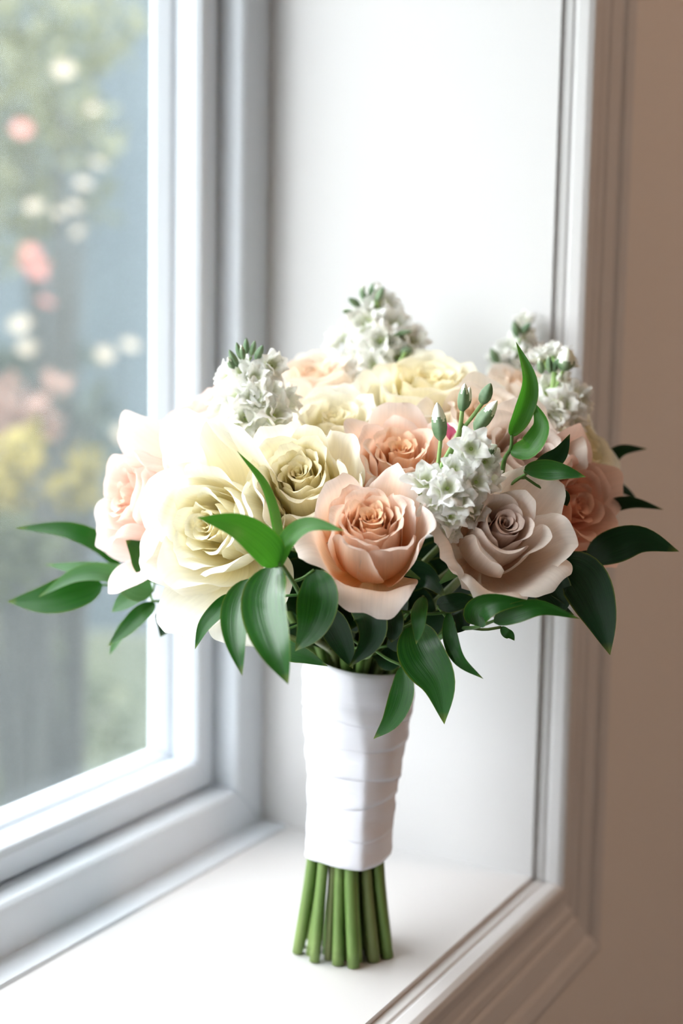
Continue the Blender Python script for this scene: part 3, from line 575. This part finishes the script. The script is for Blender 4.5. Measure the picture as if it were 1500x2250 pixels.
sprig('short blurred leaves under the largest white rose', [(600, 1400, .81), (470, 1355, .82), (370, 1325, .83), (335, 1320, .83)], [
    ([(340, 1325, .83), (310, 1350, .825), (275, 1385, .825), (236, 1420, .828)], 44, 20, 20, LEAFM, .3),
    ([(360, 1330, .825), (365, 1350, .822), (362, 1375, .822), (352, 1400, .824)], 50, 20, 20, LEAFD, .3),
    ([(330, 1300, .84), (300, 1305, .838), (270, 1325, .838), (245, 1345, .84)], 50, 20, 20, LEAFP, .3),
    ([(300, 1350, .84), (275, 1375, .838), (255, 1410, .838), (240, 1440, .84)], 26, 20, 20, LEAFP, .3)], 610)
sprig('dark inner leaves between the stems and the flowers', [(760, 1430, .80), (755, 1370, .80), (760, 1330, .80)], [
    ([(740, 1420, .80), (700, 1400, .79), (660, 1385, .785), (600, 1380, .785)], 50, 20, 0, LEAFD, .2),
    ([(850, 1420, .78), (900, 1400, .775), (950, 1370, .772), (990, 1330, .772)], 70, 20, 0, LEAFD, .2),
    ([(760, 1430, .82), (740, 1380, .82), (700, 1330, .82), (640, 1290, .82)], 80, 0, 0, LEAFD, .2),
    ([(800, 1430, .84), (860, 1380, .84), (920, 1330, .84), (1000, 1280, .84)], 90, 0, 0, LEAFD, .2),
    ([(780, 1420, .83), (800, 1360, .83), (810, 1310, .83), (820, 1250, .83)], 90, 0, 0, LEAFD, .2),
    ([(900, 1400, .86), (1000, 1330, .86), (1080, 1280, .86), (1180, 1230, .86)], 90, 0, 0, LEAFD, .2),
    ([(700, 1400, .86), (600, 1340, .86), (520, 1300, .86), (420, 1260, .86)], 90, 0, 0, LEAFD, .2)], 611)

def collar(label, angs, seed, z0, lift, rad):
    """leaves radiating from the binding point under the blooms"""
    rg = np.random.default_rng(seed); sl = take_slot(np.array([math.cos(angs[0]), math.sin(angs[0]), 0]) * .05); foot = np.array([sl[0] * .0285, sl[1] * .0285, 0])
    root = empty('ruscus_sprig', foot, label, 'foliage', 'green ruscus sprigs in the bridal bouquet')
    stem_for(root, HEART + np.array([0, 0, z0]), sl, .0022, STEMM, seed)
    for a in angs:
        a = a + rg.uniform(-.12, .12); u = np.array([math.cos(a), math.sin(a), 0]); zz = np.array([0, 0, 1.0]); r = rad * rg.uniform(.85, 1.15); l = lift * rg.uniform(.7, 1.3)
        b = HEART + zz * z0
        P = [b + u * .012, b + u * r * .4 + zz * l * .75, b + u * r * .75 + zz * l, b + u * r + zz * l * .8]
        V, Fc, uv = leaf_geo(P, rg.uniform(.020, .027), rg.uniform(-30, 30), rg.uniform(-30, 30), .22)
        mesh_obj('leaf', V - foot, Fc, LEAFD, root, uv=uv)
        V, Fc = tube_geo(catmull([b - foot, b + u * .007 + zz * .001 - foot, P[0] - foot], 5), .0009, 6); mesh_obj('petiole', V, Fc, SEPAL, root)
PINKP = plain('hot_pink_petal', (.85, .18, .38), .5)
_V, _F, _u = leaf_geo([at(996, 968, .785), at(990, 952, .780), at(982, 940, .778), at(978, 925, .778)], .006, 20, 0, .3)
tag(mesh_obj('petal', _V - np.array(pinkrose.location), _F, PINKP, pinkrose, uv=_u), 'hot pink outer petal')
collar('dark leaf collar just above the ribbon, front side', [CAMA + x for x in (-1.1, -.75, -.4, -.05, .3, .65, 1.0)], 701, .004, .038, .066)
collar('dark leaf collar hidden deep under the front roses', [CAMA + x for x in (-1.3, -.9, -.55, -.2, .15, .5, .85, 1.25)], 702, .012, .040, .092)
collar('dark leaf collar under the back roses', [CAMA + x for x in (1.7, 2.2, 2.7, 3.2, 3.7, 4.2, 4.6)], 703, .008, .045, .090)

# ------------------------------------------------------------------ ribbon wrap
def satin():
    m, nt, N, L, p = nmat('white_satin')
    p.inputs['Base Color'].default_value = (.84, .85, .92, 1); p.inputs['Roughness'].default_value = .38; p.inputs['Sheen Weight'].default_value = .2
    tc = N.new('ShaderNodeTexCoord'); mp = N.new('ShaderNodeMapping'); mp.inputs['Scale'].default_value = (14, 14, 90); mp.inputs['Rotation'].default_value = (.10, .08, 0)
    no = N.new('ShaderNodeTexNoise'); no.inputs['Scale'].default_value = 1.0; no.inputs['Detail'].default_value = 3
    b = N.new('ShaderNodeBump'); b.inputs['Strength'].default_value = .35; b.inputs['Distance'].default_value = .002
    L.new(tc.outputs['Object'], mp.inputs['Vector']); L.new(mp.outputs['Vector'], no.inputs['Vector']); L.new(no.outputs['Fac'], b.inputs['Height']); L.new(b.outputs['Normal'], p.inputs['Normal'])
    return m
SATIN = satin()
ZB, ZTW = .0575, .168
wrap = empty('ribbon_wrap', (-.005, .003, ZB), 'white satin ribbon wrapped round the bouquet stems', 'ribbon')
def wrap_r(z, a):
    """radius of the wrapped bundle: slightly faceted, with a ridge turned towards the camera"""
    u = np.clip((z - ZB) / (ZTW - ZB), 0, 1); r = .0246 + .0002 * (1 - u) ** 2 + .0078 * sstep(.15, 1.0, u)
    ridge = CAMA + .10 + .18 * (1 - u) - .25 * sstep(.55, 1, u)
    da = (a - ridge + PI) % (2 * PI) - PI
    fac = np.exp(-(np.abs(da) / .30) ** 1.1) * .0036 * (1 - .55 * sstep(.5, .9, u))
    return r * (1 + .012 * np.sin(3 * a + 2 * u) + .010 * np.sin(5 * a - 4 * u)) + fac - .0014 * np.exp(-((np.abs(da) - .95) / .3) ** 2)
def band(z0, z1, slant, lift, na=96, nz=12, wob=.0004, rg=None):
    V = []
    for j in range(nz):
        v = j / (nz - 1)
        for k in range(na):
            a = 2 * PI * k / na; z = z0 + (z1 - z0) * v + slant * math.sin(a - CAMA) + .0012 * math.sin(2 * a + z0 * 90)
            zc = min(max(z, ZB), ZTW); r = wrap_r(zc, a) + lift * (1 - .8 * v) + wob * math.sin(v * 9 + 3 * a + z0 * 300) + .0003 * math.sin(v * 17 + a)
            u = (z - ZB) / (ZTW - ZB); ctr = np.array([.0050 + .0005 * u, -.0018 + .0115 * u, 0])
            V.append(ctr + np.array([r * math.cos(a), r * math.sin(a), z - ZB]))
    Fc = [(j*na+k, j*na+(k+1) % na, (j+1)*na+(k+1) % na, (j+1)*na+k) for j in range(nz-1) for k in range(na)]
    o = mesh_obj('ribbon_turn', V, Fc, SATIN, wrap)
    s = o.modifiers.new('cloth_thickness', 'SOLIDIFY'); s.thickness = .0005; s.offset = -1
    return o
zs = np.linspace(ZB, ZTW - .028, 6)
for i, z in enumerate(zs):
    band(z, z + .030, (.0022, -.0025, .003, -.003, .0015, -.0030)[i] * (0.45 if i == 0 else 1), .0005 + .0001 * i)
# ------------------------------------------------------------------ the garden outside (far out of focus)
GRASS = plain('lawn', (.03, .04, .022), .9, 2.0, (.05, .06, .035))
HEDGE = plain('hedge_leaf', (.02, .035, .025), .5, 3.0, (.045, .065, .045), transl=.25)
TREE = plain('yellow_green_leaf', (.08, .092, .04), .45, 3.0, (.14, .145, .075), transl=.3)
SHRUB = plain('shrub_leaf', (.04, .06, .03), .45, 3.0, (.085, .10, .05), transl=.3)
BARK = plain('bark', (.022, .024, .022), .9, 12, (.04, .042, .038))
PINKF = plain('pink_blossom', (.24, .085, .07), .5)
GLINTF = plain('pale_glint', (.19, .165, .125), .5)  # pale petals added to read as out-of-focus glints
FENCE = plain('grey_fence_paint', (.033, .049, .061), .7, 2.0, (.042, .060, .072))
GZ = -1.2
tag(box('garden_ground', (-40, -25, GZ - .2), (XO - .02, 40, GZ), GRASS), 'lawn of the garden outside', None, None, 'structure')
def leaf_cloud(name, centres, n, size, mat, parent, seed):
    """many small folded leaves as one foliage mass; centres: (x, y, z, rx, ry, rz)"""
    rg = np.random.default_rng(seed); V, Fc = [], []
    wts = np.array([c[3] * c[4] * c[5] for c in centres]) ** .7; wts = wts / wts.sum()
    for ci in rg.choice(len(centres), n, p=wts):
        c = np.array(centres[ci]); v = rg.normal(size=3); v /= np.linalg.norm(v); p = c[:3] + v * c[3:] * rg.uniform(.55, 1.0)
        a = rg.normal(size=3); a /= np.linalg.norm(a); b = np.cross(a, rg.normal(size=3)); b /= np.linalg.norm(b); nn = np.cross(a, b)
        s = size * rg.uniform(.6, 1.3); k = len(V)
        V += [p - a*s, p + b*s*.42 + nn*s*.12, p + a*s, p - b*s*.42 + nn*s*.12]; Fc += [(k, k+1, k+2), (k, k+2, k+3)]
    return tag(mesh_obj(name, V, Fc, mat, parent, smooth=False), kind='stuff')
def gpt(px, py, d):
    return at(px, py, d)
def plant(name, label, cat, centre_px, lumps, n, size, mat, seed, group=None, trunk=True):
    c0 = gpt(*centre_px); root = empty(name, (c0[0], c0[1], GZ), label, cat, group); base = np.array(root.location)
    cs = []
    for px, py, d, r in lumps:
        p = gpt(px, py, d) - base; cs.append((*p, r, r, r * 1.1))
    leaf_cloud('foliage', cs, n, size, mat, root, seed)
    if trunk:
        for i, c in enumerate(cs[:6]):
            V, Fc = tube_geo(catmull([(0, 0, 0), (c[0]*.3, c[1]*.3, c[2]*.55), c[:3]], 8), np.linspace(.022, .008, 8), 7); mesh_obj('branch', V, Fc, BARK, root)
    return root
_rg = np.random.default_rng(9)
# tall fence at the back of the garden, board by board
fb = gpt(170, 900, 7.5); fl = empty('garden_fence', (fb[0], fb[1], GZ), 'blue-grey board fence far behind the garden plants', 'fence')
fd = _n(np.array([CR[0], CR[1], 0])); fn = np.array([-fd[1], fd[0], 0])
for i in range(-26, 15):
    V, Fc = boxes([((-.095, -.010, .02), (.095, .010, 4.4))]); V = np.array(V)
    V = V[:, :1] * fd + V[:, 1:2] * fn + V[:, 2:] * np.array([0, 0, 1.0]) + fd * (i * .18) + fn * (.024 * (i % 2))
    mesh_obj('board', V, Fc, FENCE, fl, smooth=False)
tree1 = plant('garden_tree', 'yellow-green leafy tree beyond the window', 'tree', (110, 300, 4.6),
      [(120, 150, 4.4, .16), (60, 60, 4.6, .2), (150, 250, 4.3, .14), (30, 230, 4.7, .22), (60, 420, 4.6, .16), (200, 100, 4.5, .12), (190, 290, 4.4, .12), (230, 30, 4.8, .16), (-60, 150, 4.8, .3), (-80, 420, 4.8, .3), (40, 500, 4.6, .14), (220, 450, 4.6, .08)], 1500, .036, TREE, 11)
plant('leaf_clump', 'grey-green shrub low beyond the window glass', 'shrub', (60, 1500, 4.0), [(30, 1450, 4.0, .2), (100, 1520, 4.1, .14), (-60, 1600, 3.9, .3), (30, 1650, 3.9, .16), (150, 1640, 4.1, .10), (230, 1560, 4.4, .12), (-80, 1350, 4.2, .3), (280, 1700, 4.4, .10)], 1200, .040, SHRUB, 12)
plant('leaf_clump', 'dark green shrub at mid height beyond the window glass', 'shrub', (60, 1000, 5.2), [(20, 900, 5.2, .25), (120, 980, 5.3, .16), (200, 900, 5.2, .10), (-80, 1000, 5.2, .4), (60, 1150, 5.0, .22), (170, 800, 5.4, .08), (230, 960, 5.4, .08)], 1200, .045, HEDGE, 13)
YEL = plain('golden_reflection_leaf', (.20, .17, .035), .5, 6.0, (.30, .25, .07), transl=.3)  # golden, rosy and green clumps added for the bouquet's colours mirrored in the glass
ROSEL = plain('rosy_reflection_leaf', (.22, .13, .10), .5, 6.0, (.30, .20, .17), transl=.3)
plant('leaf_clump', 'golden yellow leaf clump standing in for the bouquet reflection at the left', 'shrub', (150, 1040, 2.6), [(185, 1020, 2.6, .035), (150, 1080, 2.6, .04), (40, 1010, 2.6, .045), (190, 1090, 2.6, .03), (-40, 1080, 2.6, .09), (60, 960, 2.7, .03)], 420, .020, YEL, 14)
plant('leaf_clump', 'rosy leaf clump above the golden one, standing in for the bouquet reflection', 'shrub', (40, 900, 2.9), [(30, 880, 2.9, .05), (95, 920, 2.9, .04), (-40, 900, 2.9, .08), (120, 850, 2.9, .025)], 260, .022, ROSEL, 15)
plant('leaf_clump', 'fresh green leaf clump below the golden one, standing in for the bouquet reflection', 'shrub', (60, 1190, 2.5), [(40, 1190, 2.5, .05), (110, 1215, 2.5, .04), (-50, 1220, 2.5, .09), (20, 1260, 2.5, .05)], 420, .022, SHRUB, 16)
# pink blossoms, and pale ones added to act as blurred sun glints
def blossom_mesh(mat):
    V, Fc = [], []
    for k in range(5):
        a = 2*PI*k/5; u = np.array([math.cos(a), math.sin(a), 0]); v = np.array([-math.sin(a), math.cos(a), 0]); b = len(V)
        for rr, ww, zz in ((.1, .06, 0), (.55, .42, .12), (.9, .38, .22), (1.05, .10, .2)):
            V += [u*rr - v*ww + np.array([0, 0, zz]), u*rr + v*ww + np.array([0, 0, zz])]
        Fc += [(b+2*j, b+2*j+1, b+2*j+3, b+2*j+2) for j in range(3)]
    o = mesh_obj('blossom', V, Fc, mat); me = o.data; bpy.data.objects.remove(o); return me
BM = {'pink': blossom_mesh(PINKF), 'pale': blossom_mesh(GLINTF)}
BR = empty('flowering_shrub', tuple(np.append(gpt(120, 700, 3.9)[:2], GZ)), 'thin flowering shrub with pink blossoms and added cream glint petals beyond the glass', 'shrub')
_bb = np.array(BR.location); _k = 0
for col, lst in (('pink', [(48, 285, .028), (68, 555, .026), (82, 590, .03), (90, 615, .026), (100, 665, .022), (62, 575, .026)]),
                 ('pale', [(182, 405, .022), (162, 455, .018), (172, 510, .018), (128, 470, .018), (215, 360, .018), (75, 455, .024), (45, 715, .03), (58, 765, .024), (270, 955, .026), (120, 850, .03), (230, 780, .024), (285, 760, .024), (205, 240, .02), (140, 155, .03)])):
    for px, py, s in lst:
        p = gpt(px, py, 3.9) - _bb; ax = _n(np.array([.5, -.4, .7]) + _rg.normal(0, .25, 3))
        o = bpy.data.objects.new('blossom', BM[col]); link(o, BR); o.matrix_local = Matrix(mat4(frame_of(ax, _rg.uniform(0, 6)), p, s))
        V, Fc = tube_geo(catmull([(0, 0, 0), (p[0]*.4, p[1]*.4, p[2]*.6), p], 8), np.linspace(.006, .002, 8), 5); mesh_obj('twig', V, Fc, BARK, BR)
